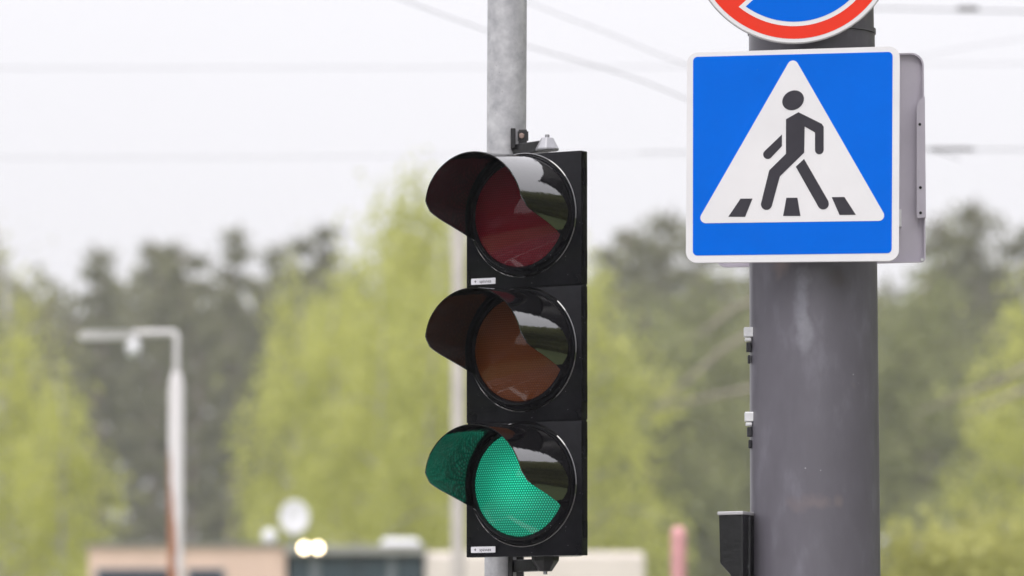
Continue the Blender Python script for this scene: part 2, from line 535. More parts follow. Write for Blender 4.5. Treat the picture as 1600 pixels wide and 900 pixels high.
RINGZ = 0.0135
def text_faces(body, size):
    cu = bpy.data.curves.new('lettering', 'FONT'); cu.body = body; cu.size = size
    cu.align_x = 'CENTER'; cu.align_y = 'CENTER'; cu.resolution_u = 3
    ob = bpy.data.objects.new('lettering', cu); COL.objects.link(ob)
    dg = bpy.context.evaluated_depsgraph_get()
    me = ob.evaluated_get(dg).to_mesh()
    vs = [(v.co.x, v.co.y) for v in me.vertices]; fs = [tuple(p.vertices) for p in me.polygons]
    ob.evaluated_get(dg).to_mesh_clear()
    bpy.data.objects.remove(ob); bpy.data.curves.remove(cu)
    return vs, fs

def rounded(pts, r, seg=6):
    """2-D polygon with rounded corners; r may be a list"""
    n = len(pts); out = []
    if not hasattr(r, '__len__'): r = [r] * n
    for i in range(n):
        p0, p1, p2 = Vector(pts[i - 1]), Vector(pts[i]), Vector(pts[(i + 1) % n])
        if r[i] <= 0:
            out.append(tuple(p1)); continue
        a, b = (p0 - p1).normalized(), (p2 - p1).normalized()
        half = a.angle(b) / 2
        d = min(r[i] / math.tan(half), 0.48 * min((p0 - p1).length, (p2 - p1).length))
        rr = d * math.tan(half)
        c = p1 + (a + b).normalized() * (rr / math.sin(half))
        s, e = p1 + a * d, p1 + b * d
        a0 = math.atan2(s.y - c.y, s.x - c.x); a1 = math.atan2(e.y - c.y, e.x - c.x)
        da = (a1 - a0 + math.pi) % (2 * math.pi) - math.pi
        for k in range(seg + 1):
            t = a0 + da * k / seg
            out.append((c.x + rr * math.cos(t), c.y + rr * math.sin(t)))
    return out

def make_sticker():
    mb = MB()
    w, h = 0.0765, 0.0165
    pts = rounded([(-w / 2, -h / 2), (w / 2, -h / 2), (w / 2, h / 2), (-w / 2, h / 2)], 0.002, 3)
    mb.prism([(x, -0.0012, z) for x, z in pts], [(x, 0.0, z) for x, z in pts], 0)
    vs, fs = text_faces('spinnea', 0.0125)
    mb.add([(x + 0.007, -0.0016, y - 0.0004) for x, y in vs], fs, 1)
    st = []
    for k in range(8):                            # four-pointed star mark before the word
        r = 0.0042 if k % 2 == 0 else 0.0016
        st.append((-0.0245 + r * math.cos(k * math.pi / 4), -0.0016, r * math.sin(k * math.pi / 4)))
    mb.add(st, [tuple(range(8))], 1)
    return mb

ring_prof = [(0.168, -0.002), (0.168, 0.004), (0.1655, 0.006), (0.1635, 0.005), (0.162, 0.002), (0.1615, 0.002),
             (0.1612, 0.009), (0.160, 0.011), (0.153, 0.011), (0.151, 0.024), (0.148, 0.027), (0.1435, 0.027),
             (0.1395, 0.019), (0.1395, -0.004)]
RL, BULGE, L0 = 0.1395, 0.021, 0.020
SR = (RL * RL + BULGE * BULGE) / (2 * BULGE)
lens_prof = []
for k in range(17):
    r = RL * (1 - k / 16.0)
    lens_prof.append((max(r, 0.0004), L0 + math.sqrt(SR * SR - r * r) - (SR - BULGE)))

sections = []
def section(zc, lens_m, lens_label, label, sticker, slots):
    d = build('signal_section', make_door(), M['black'], tl, loc=(0, 0, zc), local=True, smooth=40, bevel=0.0025)
    tag(d, label)
    def sub(name, mb, m, loc, smooth=35, share=None):
        if share is not None:
            o = share.copy(); COL.objects.link(o); o.parent = d; o.location = loc
            return o
        o = build(name, mb, m, d, loc=loc, local=True, smooth=smooth)
        return o
    f = sections[0] if sections else {}
    ring = sub('lens_ring', MB().lathe(ring_prof[:6], m=0).lathe(ring_prof[5:], m=1) if not f else None, [M['visor'], M['black']], (0, 0, RINGZ), 50, f.get('ring'))
    vis = sub('visor', make_visor() if not f else None, M['visor'], (0, 0, RINGZ), 50, f.get('visor'))
    lens = sub('lens', MB().lathe(lens_prof), lens_m, (0, 0, RINGZ), 60)
    tag(lens, lens_label)
    if sticker:
        sub('maker_sticker', make_sticker(), [M['sticker'], M['ink']], (-0.126, -0.0006, -S / 2 + 0.0215), None)
    if slots:
        g = MB()
        g.box((-0.125, -0.0008, -0.139), (0.075, 0.002, 0.0016))
        g.box((-0.125, -0.0008, -0.151), (0.075, 0.002, 0.0022))
        sub('moulded_rib', g, M['black'], (0, 0, 0), None)
    for sx, sz in ((0.166, 0.11), (0.166, -0.11)):   # door catches on the right edge
        c = MB().box((0, 0, 0), (0.0022, 0.016, 0.045))
        sub('lid_catch', c, M['black'], (S / 2 + 0.001, 0.020, sz), None)
    sections.append({'ring': ring, 'visor': vis})
section(0.54 + S, M['lens_red'], 'dark red unlit lens', 'top section with the red lens', True, False)
section(0.54, M['lens_amber'], 'brown amber unlit lens', 'middle section with the amber lens', False, True)
section(0.54 - S, M['lens_green'], 'lit green lens of small bright dots', 'bottom section with the lit green lens', True, False)

for zj in (0.54 - S / 2, 0.54 + S / 2):
    build('joint_strip', MB().box((0, 0.0175, zj), (S - 0.004, 0.026, 0.014)), M['black'], tl, local=True)
# rear housing: shallow tapering body behind the doors
rb = MB()
prof = [(-0.165, 0.0335), (0.165, 0.0335), (0.132, 0.09), (0.095, 0.15), (0.07, 0.165), (-0.07, 0.165), (-0.095, 0.15), (-0.132, 0.09)]
zlo, zhi = 0.54 - 1.5 * S + 0.004, 0.54 + 1.5 * S - 0.004
rb.prism([(x, y, zlo) for x, y in prof], [(x, y, zhi) for x, y in prof])
build('rear_housing', rb, M['black'], tl, local=True, smooth=30, bevel=0.005)

# the thin galvanised pole
pole_c = at(792, 552, TL_Y + 0.27)
PX, PY_, PR = pole_c.x, pole_c.y, 31.0 * (TL_Y + 0.27) / F
gp = empty('steel_pole', (PX, PY_, 0.13), 'thin mottled galvanised steel pole rising behind the traffic light', 'pole')
top_p = at(792.5, 0, PY_); bot_p = at(788, 890, PY_)
lean = (top_p.x - bot_p.x) / (top_p.z - bot_p.z)
def pole_x(z): return bot_p.x + lean * (z - bot_p.z)
build('shaft', MB().tube([(pole_x(0.145), PY_, 0.145), (pole_x(4.4), PY_, 4.4)], PR, 64), M['galv'], gp, smooth=40)
build('cap', MB().tube([(pole_x(4.4), PY_, 4.402), (pole_x(4.4), PY_, 4.43)], PR + 0.004, 40), M['galv'], gp, smooth=40)
bp = MB().box((pole_x(0.135), PY_, 0.1385), (0.26, 0.26, 0.014))
build('base_plate', bp, M['galv'], gp, bevel=0.003)
for sx in (-1, 1):
    for sy in (-1, 1):
        build('anchor_bolt', MB().tube([(pole_x(.14) + sx * .1, PY_ + sy * .1, .1457), (pole_x(.14) + sx * .1, PY_ + sy * .1, .175)], .011, 6), M['silver'], gp)

# brackets from pole to the head, above and below
AX = at(855, 225, TL_Y + 0.103)                   # pivot axis of the head
def bracket(top):
    if top:
        z0 = at(800, 236.5, PY_).z; z1 = at(800, 204, PY_).z
        za0, za1 = at(830, 237, AX.y).z, at(830, 219, AX.y).z
    else:
        z1 = at(800, 869.5, PY_).z; z0 = at(800, 912, PY_).z
        za1, za0 = at(830, 873, AX.y).z, at(830, 892, AX.y).z
    br = MB()
    px = pole_x((z0 + z1) / 2)
    yf = PY_ - PR - 0.012
    xl = at(797.5, 220, yf).x if top else at(794, 890, yf).x
    xr = at(823.5, 220, yf).x if top else at(818, 890, yf).x
    # clamp plate against the pole, and its cheek round the side
    br.box(((xl + at(806, 220, yf).x) / 2 if top else (xl + at(801, 890, yf).x) / 2, yf + 0.02, (z0 + z1) / 2), (0.0135, 0.05, z1 - z0))
    br.box(((xl + xr) / 2, yf + 0.034, (z0 + z1) / 2), (xr - xl, 0.022, z1 - z0 - 0.002))
    # arm to the pivot
    a = Vector(((xl + xr) / 2 - 0.004, yf + 0.02, (za0 + za1) / 2)); b = Vector((AX.x, AX.y, (za0 + za1) / 2))
    d = b - a; ang = math.atan2(d.y, d.x)
    br.box((a + b) / 2, (d.length, 0.03, za1 - za0), Matrix.Rotation(ang, 3, 'Z'))
    o = build('mounting_bracket', br, M['black_metal'], tl, bevel=0.0025)
    if top:
        # zinc pivot cap, a truncated cone with a nut
        c0, c1 = at(855, 236.5, AX.y), at(855, 216, AX.y)
        pc = MB()
        w0, w1 = 0.032, 0.0165
        pc.tube([(AX.x, AX.y - 0.012, c0.z), (AX.x, AX.y - 0.012, c0.z + 0.006), (AX.x, AX.y - 0.012, c1.z)], [w0, w0, w1], 8)
        build('pivot_cap', pc, M['silver'], o, bevel=0.002)
        pn = MB().tube([(AX.x, AX.y - 0.012, c1.z), (AX.x, AX.y - 0.012, c1.z + 0.0085)], 0.0062, 6)
        build('nut', pn, M['silver'], o)
        bc = at(815, 211.5, yf)
        bb = MB().tube([(bc.x, yf + 0.0235, bc.z), (bc.x, yf + 0.010, bc.z)], 0.0085, 6)
        build('bolt', bb, M['bolt'], o, bevel=0.0015)
        sk = MB().box((bc.x + 0.004, yf + 0.0215, bc.z), (0.029, 0.003, 0.026))
        build('washer_plate', sk, M['bolt'] if False else M['black_metal'], o)
    else:
        c0, c1 = at(852, 869.5, AX.y), at(852, 893, AX.y)
        pc = MB()
        x = c0.x
        pc.tube([(x, AX.y - 0.012, c1.z), (x, AX.y - 0.012, c0.z - 0.012), (x, AX.y - 0.012, c0.z)], [0.018, 0.037, 0.038], 8)
        build('pivot_cap', pc, M['black_metal'], o, bevel=0.002)
        pn = MB().tube([(x, AX.y - 0.012, c1.z), (x, AX.y - 0.012, c1.z - 0.008)], 0.0055, 6)
        build('nut', pn, M['silver'], o)
bracket(True); bracket(False)

# ------------------------------------------------------------------ the thick grey mast and its signs
SIGN_Y = 14.4
sp = Plane(1240, 245, SIGN_Y, R(3))
MY = SIGN_Y + 0.235
MR = 100.5 * MY / F
mt = at(1268, 0, MY); mbot = at(1274, 900, MY)
mlean = (mt.x - mbot.x) / (mt.z - mbot.z)
def mast_x(z): return mbot.x + mlean * (z - mbot.z)
mast = empty('grey_mast', (mast_x(0.13), MY, 0.13), 'thick grey painted steel mast carrying the blue crossing sign', 'mast')
rr_top, rr_bot = 99.0 * MY / F, 102.0 * MY / F
z_c = at(1268, 54, MY).z
build('shaft', MB().tube([(mast_x(z), MY, z) for z in (0.135, 1.5, z_c - 0.001)], [rr_bot + .012, rr_bot + .001, rr_top], 96), M['mast'], mast, smooth=40)
build('upper_shaft', MB().tube([(mast_x(z), MY, z) for z in (z_c, z_c + 0.012, z_c + 0.013, 9.0)], [rr_top + .003, rr_top + .003, rr_top - .002, rr_top - .03], 96), M['mast'], mast, smooth=25)
build('base_collar', MB().tube([(mast_x(0.13), MY, 0.131), (mast_x(0.2), MY, 0.2), (mast_x(0.2), MY, 0.24)], [rr_bot + .06, rr_bot + .06, rr_bot + .02], 64), M['mast'], mast, smooth=30)
# buckles of the steel bands on the left flank
for i, yy in enumerate((513, 645)):
    b = MB()
    z1 = at(1160, yy, MY).z
    u = MY / F
    xe = at(1168.3 + (yy - 440) * 4 / 450, yy, MY).x
    b.box((xe - 0.000, MY - 0.03, z1 - 7.5 * u), (0.024, 0.034, 15 * u))
    b.box((xe - 0.0015, MY - 0.03, z1 - 19 * u), (0.016, 0.028, 5 * u))
    o = build('band_buckle', b, M['strap_white'], mast, bevel=0.002)
    b2 = MB()
    b2.box((xe - 0.000, MY - 0.03, z1 - 31 * u), (0.012, 0.026, 15 * u))
    b2.box((xe + 0.001, MY - 0.03, z1 - 50 * u), (0.007, 0.02, 13 * u))
    build('screw_housing', b2, M['rim_dark'], o, bevel=0.002)

# black box with a slanted bottom on the mast
zt = at(1140, 800, MY - 0.1).z
bxp = Plane(1147, 850, MY - 0.115, R(22))
poly = [(1122.5, 802), (1161, 801), (1161, 905), (1145, 901), (1124.5, 880)]
bx = empty('control_box', bxp.p(1142, 900), 'small black box with a slanted bottom clamped low on the left of the grey mast', 'box')
poly2 = [(1122.5, 802), (1161, 801), (1161, 925), (1151, 925), (1140, 897), (1124.5, 880)]
fr = [bxp.p(x, y) for x, y in poly2]; bk = [v - bxp.n * 0.11 for v in fr]
build('case', MB().prism(fr, bk), M['black_metal'], bx, bevel=0.004)
topf = [bxp.p(x, y, .004) for x, y in [(1121.5, 799.5), (1162, 798.5), (1162, 804), (1121.5, 805)]]
build('top_highlight', MB().prism(topf, [v - bxp.n * 0.118 for v in topf]), M['sign_edge'], bx, bevel=0.002)  # pale strip paints the highlight along the top of the black box
bsp = Plane(1166, 850, MY - 0.085, R(3))
f2 = [bsp.p(x, y) for x, y in [(1161.5, 803), (1167, 803), (1173, 810), (1173, 925), (1161.5, 925)]]
build('back_bracket', MB().prism(f2, [v - bsp.n * 0.06 for v in f2]), M['rim_dark'], bx, bevel=0.003)
scp = bsp.p(1166, 885, .004)
build('clamp_screw', MB().tube([scp, scp - bsp.n * 0.02], .006, 8), M['silver'], bx)

def layer(name, pl, pts, o0, o1, m, parent, smooth=None):
    return build(name, MB().prism([pl.p(x, y, o1) for x, y in pts], [pl.p(x, y, o0) for x, y in pts]), m, parent, smooth=smooth)

def arc(cx, cy, r, a0, a1, n=10):
    return [(cx + r * math.cos(R(a0 + (a1 - a0) * k / n)), cy + r * math.sin(R(a0 + (a1 - a0) * k / n))) for k in range(n + 1)]

# --- square crossing sign
cs = empty('crossing_sign', sp.p(1240, 409), 'square blue pedestrian crossing sign with a white triangle and black walking figure', 'road sign')
layer('plate', sp, rounded([(1073.5, 82.5), (1406, 72), (1404.5, 407.5), (1071.5, 410.5)], [17, 17, 17, 17], 8), -0.022, 0, M['sign_white'], cs, smooth=30)
layer('blue_panel', sp, rounded([(1083, 89), (1394.8, 81), (1393.2, 395.5), (1082.5, 399.4)], 7, 6), 0.0, 0.0007, M['sign_blue'], cs)
layer('white_triangle', sp, rounded([(1239, 86), (1387.5, 345), (1088, 349)], 8.5, 8), 0.0006, 0.0014, M['sign_white'], cs)
sym = MB()
def sympoly(pts):
    sym.prism([sp.p(x, y, 0.0021) for x, y in pts], [sp.p(x, y, 0.0012) for x, y in pts])
hd = [(1239.2 + 17.6 * math.cos(t) * math.cos(R(-30)) - 14.8 * math.sin(t) * math.sin(R(-30)),
       156.8 + 17.6 * math.cos(t) * math.sin(R(-30)) + 14.8 * math.sin(t) * math.cos(R(-30))) for t in [2 * math.pi * k / 40 for k in range(40)]]
sympoly(hd)
body = [(1247.5, 175.4), (1284, 193.5), (1287, 198)] + [(1287, 234)] + arc(1280.2, 234.4, 6.8, 0, 180, 10) + [(1273.4, 207), (1257.3, 197.8)] \
    + [(1256.6, 238.5), (1218.6, 275.6), (1206, 322)] + arc(1197.6, 319.4, 8.7, 12, 188, 12) + [(1201.9, 266.2), (1228, 240.6), (1228, 186.5)]
sympoly(body)
sympoly([(1221.8, 210.2), (1221.8, 228.4), (1204.8, 246.4)] + arc(1199.6, 241.4, 7.2, 45, 225, 10)[1:])
sympoly([(1256.3, 248.4), (1294, 313.8)] + arc(1286.2, 318.6, 8.8, -30, 150, 12)[1:] + [(1243.4, 260.6)])
build('walking_figure', sym, M['sign_black'], cs)
for pts in ([(1157.1, 310.4), (1175.8, 310.4), (1164.3, 338.8), (1138, 338.8)],
            [(1228.7, 309.1), (1246, 309.1), (1250.7, 337.5), (1223.6, 337.5)],
            [(1299.5, 308.1), (1319.4, 307.9), (1337.3, 335.7), (1311.8, 336)]):
    layer('zebra_stripe', sp, pts, 0.0012, 0.0021, M['sign_black'], cs)
# clamp rails behind the plate
for yy in (150, 330):
    c = sp.p(1255, yy, -0.034)
    build('mounting_rail', MB().box(c, (0.42, 0.022, 0.035)), M['sign_back'], cs)

# --- round prohibition sign above
CX, CY = 1240.0, -95.6
cp = Plane(1240, -95, SIGN_Y + 0.002, R(3))
rs = empty('round_sign', cp.p(CX, CY + 162), 'round red and blue no-parking sign cut off by the top edge', 'road sign')
circ = lambda r, n=120: [(CX + r * math.cos(2 * math.pi * k / n), CY + r * math.sin(2 * math.pi * k / n)) for k in range(n)]
layer('rim', cp, circ(163.4), -0.020, -0.0006, M['sign_edge'], rs, smooth=30)
layer('plate', cp, circ(162.0), -0.0006, 0.0002, M['sign_white'], rs)
layer('red_disc', cp, circ(156.2), 0.0001, 0.0008, M['sign_red'], rs)
def seg_poly(r, h, sgn, ang):
    """circle segment beyond distance h from the centre line that runs at angle ang"""
    a = math.acos(h / r); n = 40
    base = ang + sgn * 90
    return [(CX + r * math.cos(R(base) + t), CY + r * math.sin(R(base) + t)) for t in [-a + 2 * a * k / n for k in range(n + 1)]]
BAND = -42.5
for sgn in (-1, 1):
    layer('white_border', cp, seg_poly(136.6, 20.5, sgn, BAND), 0.0007, 0.0013, M['sign_white'], rs)
    layer('blue_field', cp, seg_poly(129.6, 27.5, sgn, BAND), 0.0012, 0.0018, M['sign_blue'], rs)
for yy in (-190, -20):
    build('mounting_rail', MB().box(cp.p(1258, yy, -0.035), (0.3, 0.024, 0.035)), M['sign_back'], rs)

# --- the sign that faces the other way, seen from behind
kp = Plane(1300, 250, MY + MR + 0.03, R(5))
ks = empty('reversed_sign', kp.p(1290, 412), 'bare grey back of a sign facing away, sticking out right of the blue sign', 'road sign')
layer('plate', kp, rounded([(1116, 92), (1443.5, 83), (1446.5, 410), (1119, 418.5)], [16, 20, 8, 16], 8), -0.002, 0, M['sign_back'], ks)
# folded rim round the plate
rim = MB()
rp = rounded([(1116, 92), (1443.5, 83), (1446.5, 410), (1119, 418.5)], [16, 20, 8, 16], 8)
ri = rounded([(1118.5, 94.5), (1441, 85.5), (1444, 407.5), (1121.5, 416)], [14, 18, 7, 14], 8)
n = len(rp)
vs = [kp.p(x, y, 0.014) for x, y in rp] + [kp.p(x, y, 0.0) for x, y in rp] + [kp.p(x, y, 0.014) for x, y in ri] + [kp.p(x, y, 0.0) for x, y in ri]
fs = []
for i in range(n):
    j = (i + 1) % n
    fs += [(i, j, n + j, n + i), (i, 2 * n + i, 2 * n + j, j), (2 * n + i, 3 * n + i, 3 * n + j, 2 * n + j)]
rim.add(vs, fs)
build('folded_rim', rim, M['sign_back'], ks)
br = layer('edge_bracket', kp, [(1436, 160), (1441, 154.5), (1445.3, 153), (1447, 341), (1434.5, 342), (1432.5, 338), (1432.5, 170)], 0.012, 0.026, M['sign_back'], ks)
for (x, y) in ((1437.5, 196), (1438.5, 294.5), (1438.6, 334)):
    layer('screw_hole', kp, arc(x, y, 2.3, 0, 330, 11), 0.0255, 0.0268, M['hole'], br)
layer('corner_rivet', kp, arc(1440.8, 406.5, 2.4, 0, 330, 11), 0.0135, 0.017, M['strap_white'], ks)
layer('side_tab', kp, [(1398, 328), (1408.6, 328), (1408.6, 355), (1398, 355)], 0.0, 0.02, M['sign_white'], ks)
build('mounting_rail', MB().box(kp.p(1280, 300, 0.012), (0.40, 0.022, 0.035)), M['sign_back'], ks)

# ------------------------------------------------------------------ background materials
M['birch_leaf'] = leaf_mat('birch_leaves', (0.40, 0.425, 0.11), (0.70, 0.70, 0.25), 0.45)
M['spring_leaf'] = leaf_mat('young_leaves', (0.34, 0.35, 0.10), (0.54, 0.53, 0.2), 0.4)
M['pine_needle'] = leaf_mat('pine_needles', (0.11, 0.113, 0.066), (0.28, 0.275, 0.15), 0.3)
M['mixed_leaf'] = leaf_mat('mixed_leaves', (0.17, 0.19, 0.085), (0.37, 0.38, 0.17), 0.35)
M['dark_leaf'] = leaf_mat('dense_hedge_leaves', (0.022, 0.028, 0.013), (0.07, 0.08, 0.032), 0.2)  # darker leaf tone for the verge wood
M['birch_bark'] = mat('birch_bark', (0.5, 0.48, 0.46), 0.8, var_color=((0.22, 0.2, 0.19), (0.62, 0.6, 0.57)), scale=5)
M['pine_bark'] = mat('pine_bark', (0.24, 0.18, 0.16), 0.9, var=0.4, scale=4)
M['pale_bark'] = mat('weathered_bark', (0.3, 0.26, 0.22), 0.85, var=0.3, scale=5)
M['wire'] = mat('wire_metal', (0.05, 0.05, 0.055), 0.5)
M['porcelain'] = mat('insulator_brown', (0.06, 0.05, 0.05), 0.3)
M['post_white'] = mat('peeling_white_paint', (0.72, 0.70, 0.70), 0.6, var=0.12, scale=3)
M['concrete'] = mat('pale_concrete', (0.62, 0.57, 0.54), 0.85, var=0.12, scale=3)
M['beige'] = mat('beige_render', (0.80, 0.59, 0.48), 0.85, var=0.1, scale=1.5)
M['cream'] = mat('cream_render', (0.82, 0.74, 0.68), 0.85, var=0.08, scale=1.5)
M['teal'] = mat('dark_blue_panel', (0.045, 0.075, 0.095), 0.4, var=0.25, scale=2)
M['roof'] = mat('grey_roof_sheet', (0.34, 0.34, 0.31), 0.7, var=0.15, scale=2)
M['frame'] = mat('grey_frame', (0.2, 0.23, 0.25), 0.5)
M['win'] = mat('dark_glass', (0.035, 0.045, 0.065), 0.08)
M['white_metal'] = mat('white_enamel', (0.8, 0.8, 0.82), 0.35, var=0.05, scale=4)
M['pink'] = mat('faded_red_paint', (0.72, 0.36, 0.36), 0.6, var=0.12, scale=4)
def glow(name, col, s):
    m = mat(name, (0.8, 0.8, 0.8), 0.3)
    b = m.node_tree.nodes['Principled BSDF']
    b.inputs['Emission Color'].default_value = (*col, 1); b.inputs['Emission Strength'].default_value = s
    return m
M['lamp_lit'] = glow('lit_floodlight_glass', (1.0, 0.8, 0.52), 11.0)

# lamp post paint: white with rust spreading from the foot upwards along one flank
def rust_mat():
    m = mat('rusting_white_paint', (0.62, 0.6, 0.6), 0.65)
    nt = m.node_tree; N = nt.nodes; L = nt.links
    b = N['Principled BSDF']
    tc = N.new('ShaderNodeTexCoord'); sx = N.new('ShaderNodeSeparateXYZ')
    L.new(tc.outputs['Object'], sx.inputs[0])
    no = N.new('ShaderNodeTexNoise'); no.inputs['Scale'].default_value = 2.5; no.inputs['Detail'].default_value = 6
    L.new(tc.outputs['Object'], no.inputs['Vector'])
    a = N.new('ShaderNodeMath'); a.operation = 'MULTIPLY_ADD'; a.inputs[1].default_value = -9.0; a.inputs[2].default_value = -0.18
    L.new(sx.outputs['X'], a.inputs[0])
    h = N.new('ShaderNodeMapRange'); h.inputs[1].default_value = 2.9; h.inputs[2].default_value = 4.6
    h.inputs[3].default_value = 0.55; h.inputs[4].default_value = -0.55
    L.new(sx.outputs['Z'], h.inputs[0])
    s1 = N.new('ShaderNodeMath'); s1.operation = 'ADD'; L.new(a.outputs[0], s1.inputs[0]); L.new(h.outputs[0], s1.inputs[1])
    s2 = N.new('ShaderNodeMath'); s2.operation = 'ADD'; L.new(s1.outputs[0], s2.inputs[0])
    L.new(no.outputs['Fac'], s2.inputs[1])
    cr = N.new('ShaderNodeMapRange'); cr.inputs[1].default_value = 0.5; cr.inputs[2].default_value = 0.75
    L.new(s2.outputs[0], cr.inputs[0])
    mx = N.new('ShaderNodeMix'); mx.data_type = 'RGBA'
    mx.inputs['A'].default_value = (0.8, 0.77, 0.77, 1); mx.inputs['B'].default_value = (0.36, 0.15, 0.075, 1)
    L.new(cr.outputs[0], mx.inputs[0]); L.new(mx.outputs['Result'], b.inputs['Base Color'])
    return m
M['rust'] = rust_mat()

# ------------------------------------------------------------------ trees
def leaf_mesh(name, centers, sizes, m, rng):
    c = np.asarray(centers, float); n = len(c)
    s = np.asarray(sizes, float)[:, None]
    a = rng.normal(size=(n, 3)); a /= np.linalg.norm(a, axis=1)[:, None]
    b = rng.normal(size=(n, 3)); b -= a * (a * b).sum(1)[:, None]; b /= np.linalg.norm(b, axis=1)[:, None]
    q = np.stack([c - a * s * .5, c + b * s * .32, c + a * s * .5, c - b * s * .32], 1).reshape(-1, 3)
    me = bpy.data.meshes.new(name)
    me.vertices.add(4 * n); me.vertices.foreach_set('co', q.ravel())
    me.loops.add(4 * n); me.loops.foreach_set('vertex_index', np.arange(4 * n))
    me.polygons.add(n); me.polygons.foreach_set('loop_start', np.arange(0, 4 * n, 4))
    me.materials.append(m)
    me.update(calc_edges=True); me.validate()
    return me

def birch(seed, H, Rr, leaf_m, n_leaf=9000, low=0.12, bark=None, leaf=0.16, thin=1.0):
    rng = np.random.default_rng(seed); rnd = random.Random(seed)
    tr = MB()
    pts = [Vector((0, 0, 0))]
    for k in range(1, 9):
        pts.append(Vector((rnd.uniform(-.06, .06) * k * .5, rnd.uniform(-.06, .06) * k * .5, H * .95 * k / 8)))
    r0 = 0.02 * H * thin
    tr.tube(pts, [r0 * (1 - .92 * k / 8) for k in range(9)], 8)
    cs, ws = [], []
    nl = 26
    for i in range(nl):
        f = low + (0.97 - low) * (i + rnd.random() * .6) / nl
        k = min(7, int(f * 8)); p = pts[k].lerp(pts[k + 1], f * 8 - k)
        a = i * 2.4 + rnd.uniform(-.4, .4)
        ln = Rr * (0.55 + .6 * rnd.random()) * (math.sin(math.pi * min(1, (f - low) / (1 - low) * .78 + .2)) ** .7)
        q = [p]
        for t in (0.25, .5, .75, 1.0):
            q.append(p + Vector((math.cos(a) * ln * t, math.sin(a) * ln * t, ln * (0.85 * t - .75 * t * t))))
        rb = max(.012, r0 * (1 - f) * .55)
        tr.tube(q, [rb, rb * .75, rb * .5, rb * .3, rb * .12], 5)
        for t in np.linspace(.3, 1.05, 7):
            j = min(3, int(t * 4)); c = q[j].lerp(q[j + 1], t * 4 - j)
            cs.append((c.x, c.y, c.z - .1)); ws.append(ln)
    cs.append((pts[-1].x, pts[-1].y, pts[-1].z)); ws.append(Rr * .5)
    cs = np.array(cs); ws = np.array(ws); ws = ws / ws.sum()
    idx = rng.choice(len(cs), n_leaf, p=ws)
    sp_ = rng.normal(size=(n_leaf, 3)) * np.array([.17, .17, .26]) * (Rr / 1.6)
    sp_[:, 2] -= np.abs(rng.normal(size=n_leaf)) * .28
    pos = cs[idx] + sp_
    pos[:, 2] = np.maximum(pos[:, 2], .3)
    lm = leaf_mesh('crown', pos, rng.uniform(.6, 1.4, n_leaf) * leaf, leaf_m, rng)
    return tr, lm, bark or M['birch_bark']

def pine(seed, H, Rr, n_leaf=7000, crown=0.5, leaf_m=None, leaf=0.24, spire=False):
    rng = np.random.default_rng(seed); rnd = random.Random(seed)
    tr = MB()
    pts = [Vector((rnd.uniform(-.05, .05) * k, rnd.uniform(-.05, .05) * k, H * .97 * k / 8)) for k in range(9)]
    pts[0] = Vector((0, 0, 0))
    r0 = 0.0125 * H
    tr.tube(pts, [r0 * (1 - .88 * k / 8) for k in range(9)], 8)
    cs, ws = [], []
    nl = 30
    for i in range(nl):
        f = (1 - crown) + crown * .98 * (i + rnd.random() * .5) / nl
        k = min(7, int(f * 8)); p = pts[k].lerp(pts[k + 1], f * 8 - k)
        a = i * 2.4 + rnd.uniform(-.5, .5)
        u = (f - (1 - crown)) / crown
        w = (1 - u) ** .8 + .1 if spire else (1 - u * u) ** .5 * (.55 + .45 * min(1, u * 4)) + .1
        ln = Rr * (.55 + .55 * rnd.random()) * w
        q = [p + Vector((math.cos(a) * ln * t, math.sin(a) * ln * t, ln * ((.3 * t - .1 * t * t) if not spire else (-.25 * t)))) for t in (0, .35, .7, 1)]
        rb = max(.012, r0 * .35 * (1 - f) + .015)
        tr.tube(q, [rb, rb * .7, rb * .45, rb * .2], 5)
        for t in (.45, .7, .9, 1.05):
            j = min(2, int(t * 3)); c = q[j].lerp(q[j + 1], t * 3 - j)
            cs.append((c.x + rnd.uniform(-.15, .15), c.y + rnd.uniform(-.15, .15), c.z + .06)); ws.append(ln + .2)
    for i in range(9):                                  # dead stubs below the crown
        f = (1 - crown) * (.3 + .7 * rnd.random()); k = int(f * 8); p = pts[k].lerp(pts[k + 1], f * 8 - k)
        a = rnd.uniform(0, 6.28); ln = rnd.uniform(.4, 1.3)
        tr.tube([p, p + Vector((math.cos(a) * ln, math.sin(a) * ln, -.1 * ln))], [.03, .008], 4)
    cs = np.array(cs); ws = np.array(ws); ws = ws / ws.sum()
    idx = rng.choice(len(cs), n_leaf, p=ws)
    pos = cs[idx] + rng.normal(size=(n_leaf, 3)) * np.array([.26, .26, .15]) * (Rr / 1.8)
    lm = leaf_mesh('crown', pos, rng.uniform(.6, 1.4, n_leaf) * leaf, leaf_m or M['pine_needle'], rng)
    return tr, lm, M['pine_bark']

PROTO = {}
def tree(name, key, maker, base, label, group, scale=1.0, rz=0.0, zs=1.0):
    """first use of a key builds the tree, later ones copy it with its parts"""
    if key in PROTO:
        root = copy_tree(PROTO[key])
    else:
        tr, lm, bark = maker()
        root = empty(name, (0, 0, 0), label, 'tree', group)
        build('trunk', tr, bark, root, local=True, smooth=60)
        c = bpy.data.objects.new('crown', lm); COL.objects.link(c); c.parent = root
        PROTO[key] = root
    root.location = base
    root.rotation_euler = (0, 0, rz)
    root.scale = (scale, scale, scale * zs)
    tag(root, label, 'tree', group)
    return root

def top_tree(name, key, maker, H, px, py, Y, label, group, rz=0.0, wide=1.0):
    """stand a tree of this kind so that its tip is seen at photo pixel (px, py)"""
    p = at(px, py, Y)
    s = p.z / H
    return tree(name, key, maker, (p.x, p.y, 0), label, group, s * wide, rz, 1.0 / wide)

